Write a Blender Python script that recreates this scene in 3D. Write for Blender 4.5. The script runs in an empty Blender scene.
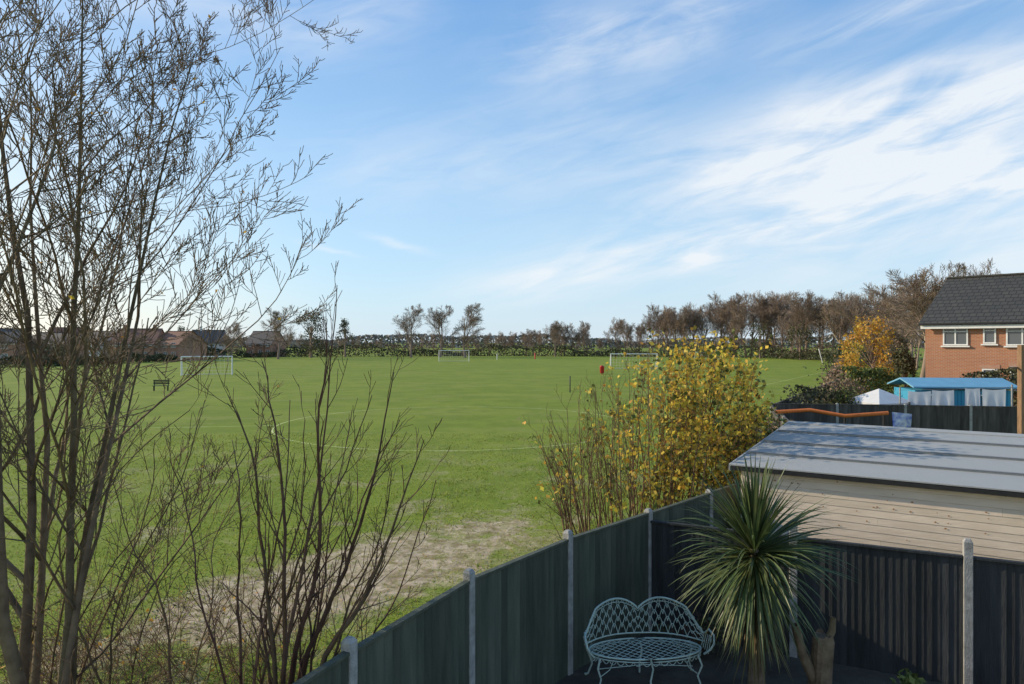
import bpy, math, random
import numpy as np
from mathutils import Vector, Matrix
R = random.Random(7)
F = 680.0; H = 4.3; HY = 342.0
scene = bpy.context.scene
def W(px, py, D):
    return Vector(((px-512)/F*D, D, H-(py-HY)/F*D))
# ---------------------------------------------------------------- materials
def newmat(name):
    m = bpy.data.materials.new(name); m.use_nodes = True
    nt = m.node_tree; b = nt.nodes['Principled BSDF']
    return m, nt, b
def setin(b, k, v):
    if k in b.inputs: b.inputs[k].default_value = v
def mat(name, c1, c2=None, scale=5.0, rough=0.8, bump=0.0, island=0.0, metal=0.0, detail=4, stretch=(1,1,1), transl=0.0, spec=0.3, coord='Object', bscale=None):
    m, nt, b = newmat(name)
    b.inputs['Roughness'].default_value = rough
    b.inputs['Metallic'].default_value = metal
    setin(b, 'Specular IOR Level', spec)
    c2 = c2 or tuple(x*0.7 for x in c1)
    tc = nt.nodes.new('ShaderNodeTexCoord'); mp = nt.nodes.new('ShaderNodeMapping')
    mp.inputs['Scale'].default_value = stretch
    nt.links.new(tc.outputs[coord], mp.inputs[0])
    n = nt.nodes.new('ShaderNodeTexNoise'); n.inputs['Scale'].default_value = scale; n.inputs['Detail'].default_value = detail
    nt.links.new(mp.outputs[0], n.inputs['Vector'])
    r = nt.nodes.new('ShaderNodeValToRGB')
    r.color_ramp.elements[0].position = .32; r.color_ramp.elements[1].position = .68
    r.color_ramp.elements[0].color = (*c1, 1); r.color_ramp.elements[1].color = (*c2, 1)
    nt.links.new(n.outputs['Fac'], r.inputs[0])
    out = r.outputs[0]
    if island:
        g = nt.nodes.new('ShaderNodeNewGeometry')
        mr = nt.nodes.new('ShaderNodeMapRange'); mr.inputs[3].default_value = 1-island; mr.inputs[4].default_value = 1+island
        nt.links.new(g.outputs['Random Per Island'], mr.inputs[0])
        hs = nt.nodes.new('ShaderNodeHueSaturation'); nt.links.new(mr.outputs[0], hs.inputs['Value'])
        mr2 = nt.nodes.new('ShaderNodeMapRange'); mr2.inputs[3].default_value = .5-island*.05; mr2.inputs[4].default_value = .5+island*.05
        ml = nt.nodes.new('ShaderNodeMath'); ml.operation = 'MULTIPLY'; ml.inputs[1].default_value = 7.31
        fr = nt.nodes.new('ShaderNodeMath'); fr.operation = 'FRACT'
        nt.links.new(g.outputs['Random Per Island'], ml.inputs[0]); nt.links.new(ml.outputs[0], fr.inputs[0]); nt.links.new(fr.outputs[0], mr2.inputs[0])
        nt.links.new(mr2.outputs[0], hs.inputs['Hue'])
        nt.links.new(out, hs.inputs['Color']); out = hs.outputs[0]
    nt.links.new(out, b.inputs['Base Color'])
    if bump:
        n2 = nt.nodes.new('ShaderNodeTexNoise'); n2.inputs['Scale'].default_value = bscale or scale*4; n2.inputs['Detail'].default_value = 4
        nt.links.new(mp.outputs[0], n2.inputs['Vector'])
        bp = nt.nodes.new('ShaderNodeBump'); bp.inputs['Strength'].default_value = bump; bp.inputs['Distance'].default_value = .02
        nt.links.new(n2.outputs['Fac'], bp.inputs['Height']); nt.links.new(bp.outputs[0], b.inputs['Normal'])
    if transl:
        t = nt.nodes.new('ShaderNodeBsdfTranslucent'); mx = nt.nodes.new('ShaderNodeMixShader'); mx.inputs[0].default_value = transl
        nt.links.new(out, t.inputs[0])
        o = nt.nodes['Material Output']
        nt.links.new(b.outputs[0], mx.inputs[1]); nt.links.new(t.outputs[0], mx.inputs[2]); nt.links.new(mx.outputs[0], o.inputs[0])
    return m

def MN(nt, op, a, b=None, c=None, clamp=False):
    n = nt.nodes.new('ShaderNodeMath'); n.operation = op; n.use_clamp = clamp
    for i, v in enumerate((a, b, c)):
        if v is None: continue
        if isinstance(v, (int, float)): n.inputs[i].default_value = v
        else: nt.links.new(v, n.inputs[i])
    return n.outputs[0]
def SS(nt, v, a, b):
    n = nt.nodes.new('ShaderNodeMapRange'); n.interpolation_type = 'SMOOTHSTEP'
    nt.links.new(v, n.inputs[0]); n.inputs[1].default_value = a; n.inputs[2].default_value = b
    return n.outputs[0]
def MIX(nt, f, a, b, mode='MIX'):
    n = nt.nodes.new('ShaderNodeMixRGB'); n.blend_type = mode
    for i, v in enumerate((f, a, b)):
        if isinstance(v, tuple): n.inputs[i].default_value = (*v, 1) if len(v) == 3 else v
        elif isinstance(v, (int, float)): n.inputs[i].default_value = v
        else: nt.links.new(v, n.inputs[i])
    return n.outputs[0]
def NOISE(nt, vec, scale, detail=5, dist=0, rough=.5):
    n = nt.nodes.new('ShaderNodeTexNoise'); n.inputs['Scale'].default_value = scale; n.inputs['Detail'].default_value = detail
    n.inputs['Distortion'].default_value = dist; n.inputs['Roughness'].default_value = rough
    nt.links.new(vec, n.inputs['Vector']); return n.outputs['Fac']

# grass field
def grass_material():
    m, nt, b = newmat('field_grass'); b.inputs['Roughness'].default_value = .9; setin(b, 'Specular IOR Level', .12)
    tc = nt.nodes.new('ShaderNodeTexCoord'); P = tc.outputs['Object']
    sp = nt.nodes.new('ShaderNodeSeparateXYZ'); nt.links.new(P, sp.inputs[0]); x, y = sp.outputs[0], sp.outputs[1]
    nb = NOISE(nt, P, .045, 3, .5); nm = NOISE(nt, P, .35, 6, .3, .68); nf = NOISE(nt, P, 5, 4, 0, .7); nff = NOISE(nt, P, 28, 3, 0, .7)
    mp = nt.nodes.new('ShaderNodeMapping'); mp.inputs['Scale'].default_value = (.035, .22, 1); mp.inputs['Rotation'].default_value = (0, 0, -.18); nt.links.new(P, mp.inputs[0])
    nst = NOISE(nt, mp.outputs[0], 1.0, 5, .6, .6)
    mp2 = nt.nodes.new('ShaderNodeMapping'); mp2.inputs['Scale'].default_value = (.25, .6, 1); mp2.inputs['Location'].default_value = (7, 3, 0); nt.links.new(P, mp2.inputs[0])
    npt = NOISE(nt, mp2.outputs[0], .8, 7, .8, .68)
    c = MIX(nt, SS(nt, nb, .35, .65), (.28, .355, .028), (.40, .455, .05))
    c = MIX(nt, MN(nt, 'MULTIPLY', SS(nt, nst, .45, .62), .6), c, (.50, .50, .11))
    c = MIX(nt, MN(nt, 'MULTIPLY', SS(nt, nm, .42, .60), .65), c, (.165, .235, .022))
    c = MIX(nt, MN(nt, 'MULTIPLY', SS(nt, npt, .52, .62), .65), c, (.46, .42, .15))
    c = MIX(nt, MN(nt, 'MULTIPLY', SS(nt, nf, .45, .75), .5), c, (.45, .41, .12))
    c = MIX(nt, MN(nt, 'MULTIPLY', SS(nt, nff, .35, .6), .5), (.12, .165, .02), c)
    # mud
    dx = MN(nt, 'ADD', x, 2.8); dy = MN(nt, 'SUBTRACT', y, 12.7)
    ca, sa = math.cos(math.radians(50)), math.sin(math.radians(50))
    u = MN(nt, 'ADD', MN(nt, 'MULTIPLY', dx, ca), MN(nt, 'MULTIPLY', dy, sa))
    v = MN(nt, 'SUBTRACT', MN(nt, 'MULTIPLY', dy, ca), MN(nt, 'MULTIPLY', dx, sa))
    d = MN(nt, 'SQRT', MN(nt, 'ADD', MN(nt, 'POWER', MN(nt, 'ABSOLUTE', MN(nt, 'DIVIDE', u, 4.8)), 2.0), MN(nt, 'POWER', MN(nt, 'ABSOLUTE', MN(nt, 'DIVIDE', v, 1.6)), 2.0)))
    n3 = NOISE(nt, P, .9, 7, .4, .68)
    d = MN(nt, 'ADD', d, MN(nt, 'MULTIPLY', MN(nt, 'SUBTRACT', n3, .5), 3.2))
    mud = MN(nt, 'SUBTRACT', 1.0, SS(nt, d, .6, 1.35))
    yn = SS(nt, y, 34, 12)
    wp = MN(nt, 'MULTIPLY', SS(nt, NOISE(nt, P, .55, 6, .5, .62), .52, .66), MN(nt, 'MULTIPLY', yn, .65))
    mud = MN(nt, 'MAXIMUM', mud, wp)
    mud = MN(nt, 'MULTIPLY', mud, MN(nt, 'ADD', .6, MN(nt, 'MULTIPLY', SS(nt, NOISE(nt, P, 7, 5, 0, .7), .35, .6), .4)))
    mc = MIX(nt, SS(nt, NOISE(nt, P, 3.5, 6, .3, .7), .35, .65), (.26, .185, .11), (.54, .43, .30))
    c = MIX(nt, mud, c, mc)
    nt.links.new(c, b.inputs['Base Color'])
    bp = nt.nodes.new('ShaderNodeBump'); bp.inputs['Strength'].default_value = .6; bp.inputs['Distance'].default_value = .045
    nt.links.new(MN(nt, 'ADD', NOISE(nt, P, 14, 4, 0, .7), MN(nt, 'MULTIPLY', NOISE(nt, P, 1.2, 3), 2.0)), bp.inputs['Height'])
    nt.links.new(bp.outputs[0], b.inputs['Normal'])
    return m
def brick_material(name, c1, c2, mortar, sc=1.0):
    m, nt, b = newmat(name); b.inputs['Roughness'].default_value = .9; setin(b, 'Specular IOR Level', .2)
    tc = nt.nodes.new('ShaderNodeTexCoord'); sp = nt.nodes.new('ShaderNodeSeparateXYZ'); nt.links.new(tc.outputs['Object'], sp.inputs[0])
    cb = nt.nodes.new('ShaderNodeCombineXYZ')
    nt.links.new(MN(nt, 'ADD', sp.outputs[0], sp.outputs[1]), cb.inputs[0]); nt.links.new(sp.outputs[2], cb.inputs[1])
    br = nt.nodes.new('ShaderNodeTexBrick'); nt.links.new(cb.outputs[0], br.inputs['Vector'])
    br.inputs['Color1'].default_value = (*c1, 1); br.inputs['Color2'].default_value = (*c2, 1); br.inputs['Mortar'].default_value = (*mortar, 1)
    br.inputs['Scale'].default_value = sc; br.inputs['Brick Width'].default_value = .225; br.inputs['Row Height'].default_value = .075; br.inputs['Mortar Size'].default_value = .01
    n = NOISE(nt, tc.outputs['Object'], 1.2, 5)
    c = MIX(nt, MN(nt, 'MULTIPLY', n, .6), br.outputs['Color'], tuple(v*.55 for v in c1))
    nt.links.new(c, b.inputs['Base Color'])
    return m
def tile_material(name, c1, c2, row=.3, axis=2):
    m, nt, b = newmat(name); b.inputs['Roughness'].default_value = .75; setin(b, 'Specular IOR Level', .3)
    tc = nt.nodes.new('ShaderNodeTexCoord'); sp = nt.nodes.new('ShaderNodeSeparateXYZ'); nt.links.new(tc.outputs['Object'], sp.inputs[0])
    cb = nt.nodes.new('ShaderNodeCombineXYZ'); nt.links.new(sp.outputs[0], cb.inputs[0]); nt.links.new(sp.outputs[axis], cb.inputs[1])
    br = nt.nodes.new('ShaderNodeTexBrick'); nt.links.new(cb.outputs[0], br.inputs['Vector'])
    br.inputs['Color1'].default_value = (*c1, 1); br.inputs['Color2'].default_value = (*c2, 1); br.inputs['Mortar'].default_value = (*[v*.35 for v in c1], 1)
    br.inputs['Scale'].default_value = 1; br.inputs['Brick Width'].default_value = .33; br.inputs['Row Height'].default_value = row*.7; br.inputs['Mortar Size'].default_value = .02
    n = NOISE(nt, tc.outputs['Object'], .9, 6)
    c = MIX(nt, MN(nt, 'MULTIPLY', n, .7), br.outputs['Color'], tuple(v*.6 for v in c1))
    nt.links.new(c, b.inputs['Base Color'])
    bp = nt.nodes.new('ShaderNodeBump'); bp.inputs['Strength'].default_value = .7; bp.inputs['Distance'].default_value = .03
    nt.links.new(br.outputs['Fac'], bp.inputs['Height']); bp.invert = True; nt.links.new(bp.outputs[0], b.inputs['Normal'])
    return m

M_grass = grass_material()
M_blade = mat('grass_blades', (.21, .28, .03), (.34, .36, .08), 1.5, .8, island=.4, transl=.35)
M_dry = mat('dry_grass', (.42, .36, .18), (.28, .24, .11), 2, .9, island=.4, transl=.2)
M_bark = mat('bark', (.12, .085, .055), (.21, .16, .11), 9, .9, .6, island=.25)
M_barkg = mat('bark_mossy', (.10, .070, .040), (.20, .15, .09), 7, .9, .6, island=.3)
M_twig = mat('twig_red', (.085, .045, .03), (.15, .09, .055), 8, .85, island=.35)
M_twigd = mat('twig_tan', (.20, .13, .07), (.11, .070, .040), 8, .85, island=.4)
M_far = mat('distant_bark', (.21, .155, .115), (.30, .23, .175), .5, 1, island=.4)  # lightened bark: distance haze is put into the colour
M_leafy = mat('leaf_yellow', (.72, .50, .06), (.50, .42, .08), 1.3, .6, island=.4, transl=.45)
M_leafo = mat('leaf_orange', (.62, .34, .05), (.46, .29, .05), .8, .6, island=.4, transl=.4)
M_leafg = mat('leaf_green', (.075, .10, .025), (.14, .16, .04), .8, .7, island=.5, transl=.2)
M_leafd = mat('leaf_dark', (.065, .072, .035), (.115, .11, .055), .3, .85, island=.5, transl=.1)
M_leafb = mat('leaf_brown', (.25, .175, .115), (.17, .125, .085), .3, .85, island=.4, transl=.1)
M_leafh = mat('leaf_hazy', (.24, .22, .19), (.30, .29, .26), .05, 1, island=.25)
M_fence = mat('fence_green_stain', (.055, .066, .048), (.092, .10, .074), 3, .75, .35, island=.30, stretch=(4, 4, .5), bscale=14)
M_fenceb = mat('fence_black_stain', (.026, .028, .030), (.042, .045, .046), 3, .75, .35, island=.25, stretch=(4, 4, .5), bscale=14)
M_fencef = mat('fence_weathered', (.055, .05, .045), (.10, .09, .08), 3, .9, .3, island=.3, stretch=(4, 4, .5))
M_conc = mat('concrete_post', (.38, .37, .35), (.24, .235, .215), 9, .9, .5, bscale=60)
M_clad = mat('cream_cladding', (.76, .63, .49), (.66, .54, .41), 2.2, .75, .2, island=.09, stretch=(1, 1, 6), bscale=9)
M_knot = mat('timber_knot', (.30, .16, .07), (.36, .2, .1), 20, .8)
M_felt = mat('roofing_felt', (.34, .35, .34), (.355, .36, .35), 3, .9, .4, bscale=150, spec=.1, island=.07)
M_lap = mat('felt_lap', (.14, .145, .15), (.19, .19, .19), 4, .9)
M_black = mat('black_gutter', (.02, .02, .022), (.03, .03, .03), 8, .45)
M_white = mat('white_paint', (.78, .77, .74), (.68, .67, .64), 5, .5)
M_sheet = mat('white_cotton', (.80, .79, .78), (.70, .70, .70), 3, .85, transl=.25)
M_glass, _nt, _b = newmat('window_glass'); _b.inputs['Roughness'].default_value = .06
_n = _nt.nodes.new('ShaderNodeTexNoise'); _n.inputs['Scale'].default_value = .8
_r = _nt.nodes.new('ShaderNodeValToRGB'); _r.color_ramp.elements[0].color = (.03, .04, .05, 1); _r.color_ramp.elements[1].color = (.16, .18, .2, 1)
_nt.links.new(_n.outputs[0], _r.inputs[0]); _nt.links.new(_r.outputs[0], _b.inputs['Base Color'])
M_brick = brick_material('orange_brick', (.50, .20, .10), (.40, .155, .08), (.44, .36, .28))
M_brick2 = brick_material('brown_brick', (.52, .26, .16), (.44, .21, .13), (.45, .37, .30))
M_tile = tile_material('dark_roof_tiles', (.062, .060, .052), (.088, .08, .066))
M_tileg = tile_material('grey_roof_tiles', (.16, .135, .12), (.20, .17, .145))
M_tileb = tile_material('brown_roof_tiles', (.34, .17, .11), (.27, .145, .10))
M_render = mat('white_render', (.82, .80, .76), (.74, .72, .69), 1, .9)
M_bench = mat('painted_iron', (.50, .60, .52), (.38, .47, .41), 14, .5, .2)
M_soil = mat('garden_soil', (.05, .04, .03), (.09, .075, .055), 3, .95, .8)
M_line = mat('pitch_line_paint', (.56, .58, .30), (.36, .42, .06), 1.5, .9)
M_blue = mat('blue_paint', (.04, .26, .42), (.06, .32, .48), 2, .6, stretch=(8, 8, .5))
M_bluel = mat('pale_blue_roof', (.16, .36, .50), (.14, .32, .45), 2, .7)
M_orange = mat('orange_plastic', (.66, .18, .04), (.55, .14, .03), 5, .6)
M_red = mat('red_paint', (.55, .03, .03), (.45, .03, .03), 5, .5)
M_timber = mat('timber', (.30, .18, .10), (.20, .12, .07), 5, .85, .4, stretch=(4, 4, .6))
M_cordy = mat('cordyline_leaf', (.060, .092, .030), (.12, .145, .052), 2, .42, island=.45, transl=.2, spec=.4)
M_cordyd = mat('cordyline_dead_leaf', (.24, .19, .09), (.15, .125, .06), 2, .8, island=.4, transl=.2)
M_net = mat('goal_net', (.7, .7, .7), (.6, .6, .6), 3, .8)

# ---------------------------------------------------------------- mesh helpers
def link(o, parent=None):
    scene.collection.objects.link(o)
    if parent: o.parent = parent
    return o
def empty(name, loc=(0, 0, 0), rz=0):
    e = bpy.data.objects.new(name, None); e.location = loc; e.rotation_euler = (0, 0, rz); e.empty_display_size = .2
    return link(e)
def pymesh(name, v, f, m, parent=None, smooth=False):
    me = bpy.data.meshes.new(name); me.from_pydata([tuple(a) for a in v], [], f); me.materials.append(m)
    if smooth: me.polygons.foreach_set('use_smooth', [True]*len(me.polygons))
    me.update()
    return link(bpy.data.objects.new(name, me), parent)
def npmesh(name, v, f, mats, midx=None, smooth=False):
    v = np.asarray(v, dtype=np.float32); f = np.asarray(f, dtype=np.int32); k = f.shape[1]
    me = bpy.data.meshes.new(name)
    me.vertices.add(len(v)); me.vertices.foreach_set('co', v.ravel())
    me.loops.add(f.size); me.loops.foreach_set('vertex_index', f.ravel())
    me.polygons.add(len(f)); me.polygons.foreach_set('loop_start', np.arange(0, f.size, k, dtype=np.int32))
    try: me.polygons.foreach_set('loop_total', np.full(len(f), k, dtype=np.int32))
    except Exception: pass
    for m in mats: me.materials.append(m)
    if midx is not None: me.polygons.foreach_set('material_index', np.asarray(midx, dtype=np.int32))
    if smooth: me.polygons.foreach_set('use_smooth', np.ones(len(f), dtype=bool))
    me.update(calc_edges=True); me.validate()
    return me
def boxv(c, s, rz=0):
    cx, cy, cz = c; ca, sa = math.cos(rz), math.sin(rz); out = []
    for dz in (-.5, .5):
        for dx, dy in ((-.5, -.5), (.5, -.5), (.5, .5), (-.5, .5)):
            x, y = dx*s[0], dy*s[1]
            out.append((cx+x*ca-y*sa, cy+x*sa+y*ca, cz+dz*s[2]))
    return out
BF = [(0, 3, 2, 1), (4, 5, 6, 7), (0, 1, 5, 4), (1, 2, 6, 5), (2, 3, 7, 6), (3, 0, 4, 7)]
def box(name, c, s, m, parent=None, rz=0, bevel=0):
    o = pymesh(name, boxv(c, s, rz), BF, m, parent)
    if bevel:
        b = o.modifiers.new('bev', 'BEVEL'); b.width = bevel; b.segments = 2
    return o
def boxes(name, lst, m, parent=None):
    v = []; f = []
    for c, s, rz in lst:
        o = len(v); v += boxv(c, s, rz); f += [tuple(i+o for i in q) for q in BF]
    return pymesh(name, v, f, m, parent)
def tubes_np(tubes):
    V = []; Fq = []; off = 0
    for pts, rad, s in tubes:
        P = np.array(pts, dtype=np.float64); n = len(P)
        T = np.empty_like(P); T[1:-1] = P[2:]-P[:-2]; T[0] = P[1]-P[0]; T[-1] = P[-1]-P[-2]
        T /= (np.linalg.norm(T, axis=1, keepdims=True)+1e-9)
        m = T.mean(0); ref = np.array([1., 0, 0]) if abs(m[0]) < .6*np.linalg.norm(m)+1e-6 else np.array([0, 1., 0])
        A = np.cross(T, ref); A /= (np.linalg.norm(A, axis=1, keepdims=True)+1e-9); B = np.cross(T, A)
        ang = np.arange(s)*2*math.pi/s
        ring = P[:, None, :]+np.array(rad)[:, None, None]*(np.cos(ang)[None, :, None]*A[:, None, :]+np.sin(ang)[None, :, None]*B[:, None, :])
        V.append(ring.reshape(-1, 3))
        i = np.arange(n-1)[:, None]*s; j = np.arange(s)[None, :]; j2 = (j+1) % s
        q = np.stack([i+j, i+j2, i+s+j2, i+s+j], -1).reshape(-1, 4)+off
        Fq.append(q); off += n*s
    return np.concatenate(V), np.concatenate(Fq)
def leaves_np(pts, size, rng, aspect=.6, flat=0.0):
    P = np.array(pts, dtype=np.float64); n = len(P)
    a = rng.normal(size=(n, 3)); a /= np.linalg.norm(a, axis=1, keepdims=True)
    b = rng.normal(size=(n, 3)); b -= (a*b).sum(1, keepdims=True)*a; b /= np.linalg.norm(b, axis=1, keepdims=True)
    s = (size*rng.uniform(.55, 1.3, size=(n, 1)))
    v = np.stack([P-a*s*.5, P+b*s*.5*aspect+a*s*.05, P+a*s*.5, P-b*s*.5*aspect+a*s*.05], 1).reshape(-1, 3)
    f = np.arange(4*n).reshape(-1, 4)
    return v, f
def combine(name, parts, mats, smooth=False):
    V = []; Fs = []; M = []; off = 0
    for v, f, mi in parts:
        V.append(v); Fs.append(f+off); off += len(v); M.append(np.full(len(f), mi))
    return npmesh(name, np.concatenate(V), np.concatenate(Fs), mats, np.concatenate(M), smooth)
def rnd_perp(d, rng):
    v = Vector((rng.gauss(0, 1), rng.gauss(0, 1), rng.gauss(0, 1))); v -= d*v.dot(d)
    return v.normalized()
def grow(rng, p, d, L, r, depth, maxd, out, tips, up=.06, jit=.12, ang=(.45, .9), nch=(4, 7), ratio=(.45, .7), seg=6, rmin=.003, start=.25):
    pts = [p.copy()]; dirs = [d.copy()]; d = d.normalized(); pos = p.copy()
    n = seg if depth < 2 else max(3, seg-2)
    for i in range(n):
        d = (d+rnd_perp(d, rng)*rng.uniform(0, jit)*1.4+Vector((0, 0, up))).normalized()
        pos = pos+d*(L/n); pts.append(pos.copy()); dirs.append(d.copy())
    r1 = max(rmin, r*(.12 if depth == 0 else .3))
    rad = [r+(r1-r)*(i/n)**.85 for i in range(n+1)]
    out.append((pts, rad, 7 if r > .05 else (5 if r > .02 else 3)))
    if depth >= maxd:
        tips.append(pts[-1]); tips.append(pts[-2]); return
    k = rng.randint(*nch)
    for c in range(k):
        t = start+(1-start)*(c+rng.random())/k
        fi = t*n; i = min(int(fi), n-1); fr = fi-i
        bp = pts[i].lerp(pts[i+1], fr); bd = dirs[i+1]
        a = rng.uniform(*ang)
        nd = (bd*math.cos(a)+rnd_perp(bd, rng)*math.sin(a)).normalized()
        rr = rad[i]+(rad[i+1]-rad[i])*fr
        grow(rng, bp, nd, L*rng.uniform(*ratio)*(1.1-.45*t), max(rmin, rr*rng.uniform(.5, .7)), depth+1, maxd, out, tips, up, jit*1.1, ang, nch, ratio, seg, rmin, .12)

# ---------------------------------------------------------------- ground
pymesh('ground', [(-3000, -300, 0), (3000, -300, 0), (3000, 5000, 0), (-3000, 5000, 0)], [(0, 1, 2, 3)], M_grass)
post_side = [(-2.9, 2.1), (-2.14, 3.87), (-1.34, 5.60), (-.46, 7.28), (.724, 8.79), (2.03, 10.13), (3.33, 11.48), (4.63, 12.82), (5.95, 14.15)]
post_cross = [(2.03, 10.13), (3.84, 9.28), (5.65, 8.43), (7.46, 7.58), (9.27, 6.73)]
pymesh('garden_soil_bed', [(-2.9, 2.1, .02), (-1.34, 5.6, .02), (-.46, 7.28, .02), (.724, 8.79, .02), (2.03, 10.13, .02), (9.27, 6.73, .02), (9.3, 2.1, .02)], [(6, 5, 4, 3, 2, 1, 0)], M_soil)

# ---------------------------------------------------------------- fences
def panel(parent, a, b, top, m, name='panel', gap=.035, pitch=.115, flip=False, bot=-.03, ridge=.036):
    a = Vector((*a, 0)); b = Vector((*b, 0)); d = (b-a); L = d.length; d.normalize()
    nrm = Vector((d.y, -d.x, 0))
    if flip: nrm = -nrm
    n = int((L-2*gap)/pitch); w = (L-2*gap)/n
    v = []; f = []
    for i in range(n):
        u0 = gap+i*w-(.008 if i else 0); u1 = gap+(i+1)*w+(.006 if i < n-1 else 0)
        t0, t1 = .006, ridge
        zt = top-R.uniform(0, .008); j = R.uniform(-.003, .003)
        o = len(v)
        for z in (bot, zt):
            for (u, t) in ((u0, -.004), (u1, -.004), (u1, t1+j), (u0, t0+j)):
                p = a+d*u+nrm*t; v.append((p.x, p.y, z))
        f += [tuple(k+o for k in q) for q in BF]
    o = pymesh(name, v, f, m, parent)
    mid = (a+b)/2; rz = math.atan2(d.y, d.x)
    boxes('capping_rail', [((mid.x+nrm.x*.012, mid.y+nrm.y*.012, top+.014), (L-2*gap-.02, .065, .028), rz)], m, parent)
    boxes('back_rail', [((mid.x-nrm.x*.03, mid.y-nrm.y*.03, z), (L-2*gap-.02, .04, .06), rz) for z in (.4, 1.0, top-.18)], m, parent)
def cpost(parent, p, h, rz):
    s = .10; v = []
    for z, k in ((-.2, 1), (h-.035, 1), (h, .6)):
        for x, y in ((-1, -1), (1, -1), (1, 1), (-1, 1)):
            x *= s/2*k; y *= s/2*k
            v.append((p[0]+x*math.cos(rz)-y*math.sin(rz), p[1]+x*math.sin(rz)+y*math.cos(rz), z))
    f = [(8, 9, 10, 11), (0, 3, 2, 1)]
    for l in (0, 4):
        for i in range(4): f.append((l+i, l+(i+1) % 4, l+4+(i+1) % 4, l+4+i))
    o = pymesh('concrete_post', v, f, M_conc, parent)
    b = o.modifiers.new('b', 'BEVEL'); b.width = .006; b.segments = 1
def fence(name, posts, top, ph, m, flip=False, skip_first=False, **k):
    e = empty(name)
    for i in range(len(posts)-1):
        panel(e, posts[i], posts[i+1], top-R.uniform(0, .012), m, flip=flip, **k)
    for i, p in enumerate(posts):
        if skip_first and i == 0: continue
        q = posts[min(i+1, len(posts)-1)]; q0 = posts[max(i-1, 0)]
        cpost(e, p, ph-(0 if i < 5 else .05), math.atan2(q[1]-q0[1], q[0]-q0[0]))
    return e
fence('garden_fence', post_side, 1.745, 1.87, M_fence)
fence('garden_fence', post_cross, 1.63, 1.86, M_fenceb, skip_first=True, pitch=.085, ridge=.018)

# ---------------------------------------------------------------- timber shed next door
E1 = Vector((3.70, 11.5)); ed = Vector((3.39, -2.08)).normalized(); dd = Vector((.66, .75)).normalized()
def SL(u, v, z):
    p = E1+ed*u+dd*v; return (p.x, p.y, z)
shed = empty('timber_shed')
LW = 5.6; RD = 2.85; ZE = 2.22; ZR = 2.66
def quadslab(name, a, b, c, d, th, m, parent):
    v = [a, b, c, d]+[(p[0], p[1], p[2]-th) for p in (a, b, c, d)]
    return pymesh(name, v, [(0, 1, 2, 3), (7, 6, 5, 4), (0, 4, 5, 1), (1, 5, 6, 2), (2, 6, 7, 3), (3, 7, 4, 0)], m, parent)
v = []; f = []; bh = .115; z = .1; kk = 0
while z < ZE-.05:
    z1 = min(z+bh, ZE-.04)
    us = [.12, 1.9+R.uniform(-.6, .6), 3.9+R.uniform(-.5, .5), LW-.12] if kk % 3 == 0 else [.12, LW-.12]
    for ui in range(len(us)-1):
        o = len(v)
        for zz, t in ((z, .111), (z1-.008, .117), (z1, .126)):
            for (u, w) in ((us[ui]+.001, t), (us[ui+1]-.001, t), (us[ui+1]-.001, .2), (us[ui]+.001, .2)):
                v.append(SL(u, w, zz))
        f += [(o, o+3, o+2, o+1), (o+8, o+9, o+10, o+11)]
        for l in (0, 4):
            for i in range(4): f.append((o+l+i, o+l+(i+1) % 4, o+l+4+(i+1) % 4, o+l+4+i))
    z += bh; kk += 1
pymesh('front_cladding', v, f, M_clad, shed)
v = [SL(.12, .2, 0), SL(.12, 5.3, 0), SL(.12, 5.3, ZE-.05), SL(.12, RD, ZR-.06), SL(.12, .2, ZE-.05)]
v += [SL(.16, .2, 0), SL(.16, 5.3, 0), SL(.16, 5.3, ZE-.05), SL(.16, RD, ZR-.06), SL(.16, .2, ZE-.05)]
pymesh('side_wall', v, [(0, 1, 2, 3, 4), (9, 8, 7, 6, 5), (0, 5, 6, 1), (1, 6, 7, 2), (2, 7, 8, 3), (3, 8, 9, 4), (4, 9, 5, 0)], M_clad, shed)
v = [(SL(LW-.16, a, b)) for a, b in ((.2, 0), (5.3, 0), (5.3, ZE-.05), (RD, ZR-.06), (.2, ZE-.05))]
pymesh('side_wall_far', v, [(4, 3, 2, 1, 0)], M_clad, shed)
quadslab('rear_wall', SL(.16, 5.25, ZE-.06), SL(LW-.16, 5.25, ZE-.06), SL(LW-.16, 5.3, ZE-.06), SL(.16, 5.3, ZE-.06), 2.1, M_clad, shed)
v = []; f = []
for i in range(70):
    u = R.uniform(.3, LW-.3); zz = .1+bh*R.randint(8, 17)+bh*R.uniform(.3, .7); p = SL(u, .1115, zz); r = R.uniform(.006, .014)
    o = len(v); e3 = Vector((ed.x, ed.y, 0)); nn = Vector((ed.y, -ed.x, 0))
    for i in range(8):
        a = i*math.pi/4; q = Vector(p)+e3*math.cos(a)*r*1.2+Vector((0, 0, 1))*math.sin(a)*r+nn*.006; v.append(tuple(q))
    f.append(tuple(range(o, o+8)))
pymesh('cladding_knots', v, f, M_knot, shed)
ns = 4
zf = lambda a: ZE+(ZR-ZE)*a
for s in range(ns):
    a0 = s/ns; a1 = (s+1)/ns+(.03 if s < ns-1 else 0)
    lift = .012*s
    quadslab('felt_strip', SL(0, RD*a0, zf(a0)+lift+.014), SL(LW, RD*a0, zf(a0)+lift+.014), SL(LW, RD*a1, zf(a1)+lift-.002), SL(0, RD*a1, zf(a1)+lift-.002), .02, M_felt, shed)
quadslab('rear_slope', SL(0, RD+.002, ZR+.02), SL(LW, RD+.002, ZR+.02), SL(LW, 5.5, ZE), SL(0, 5.5, ZE), .03, M_felt, shed)
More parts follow.
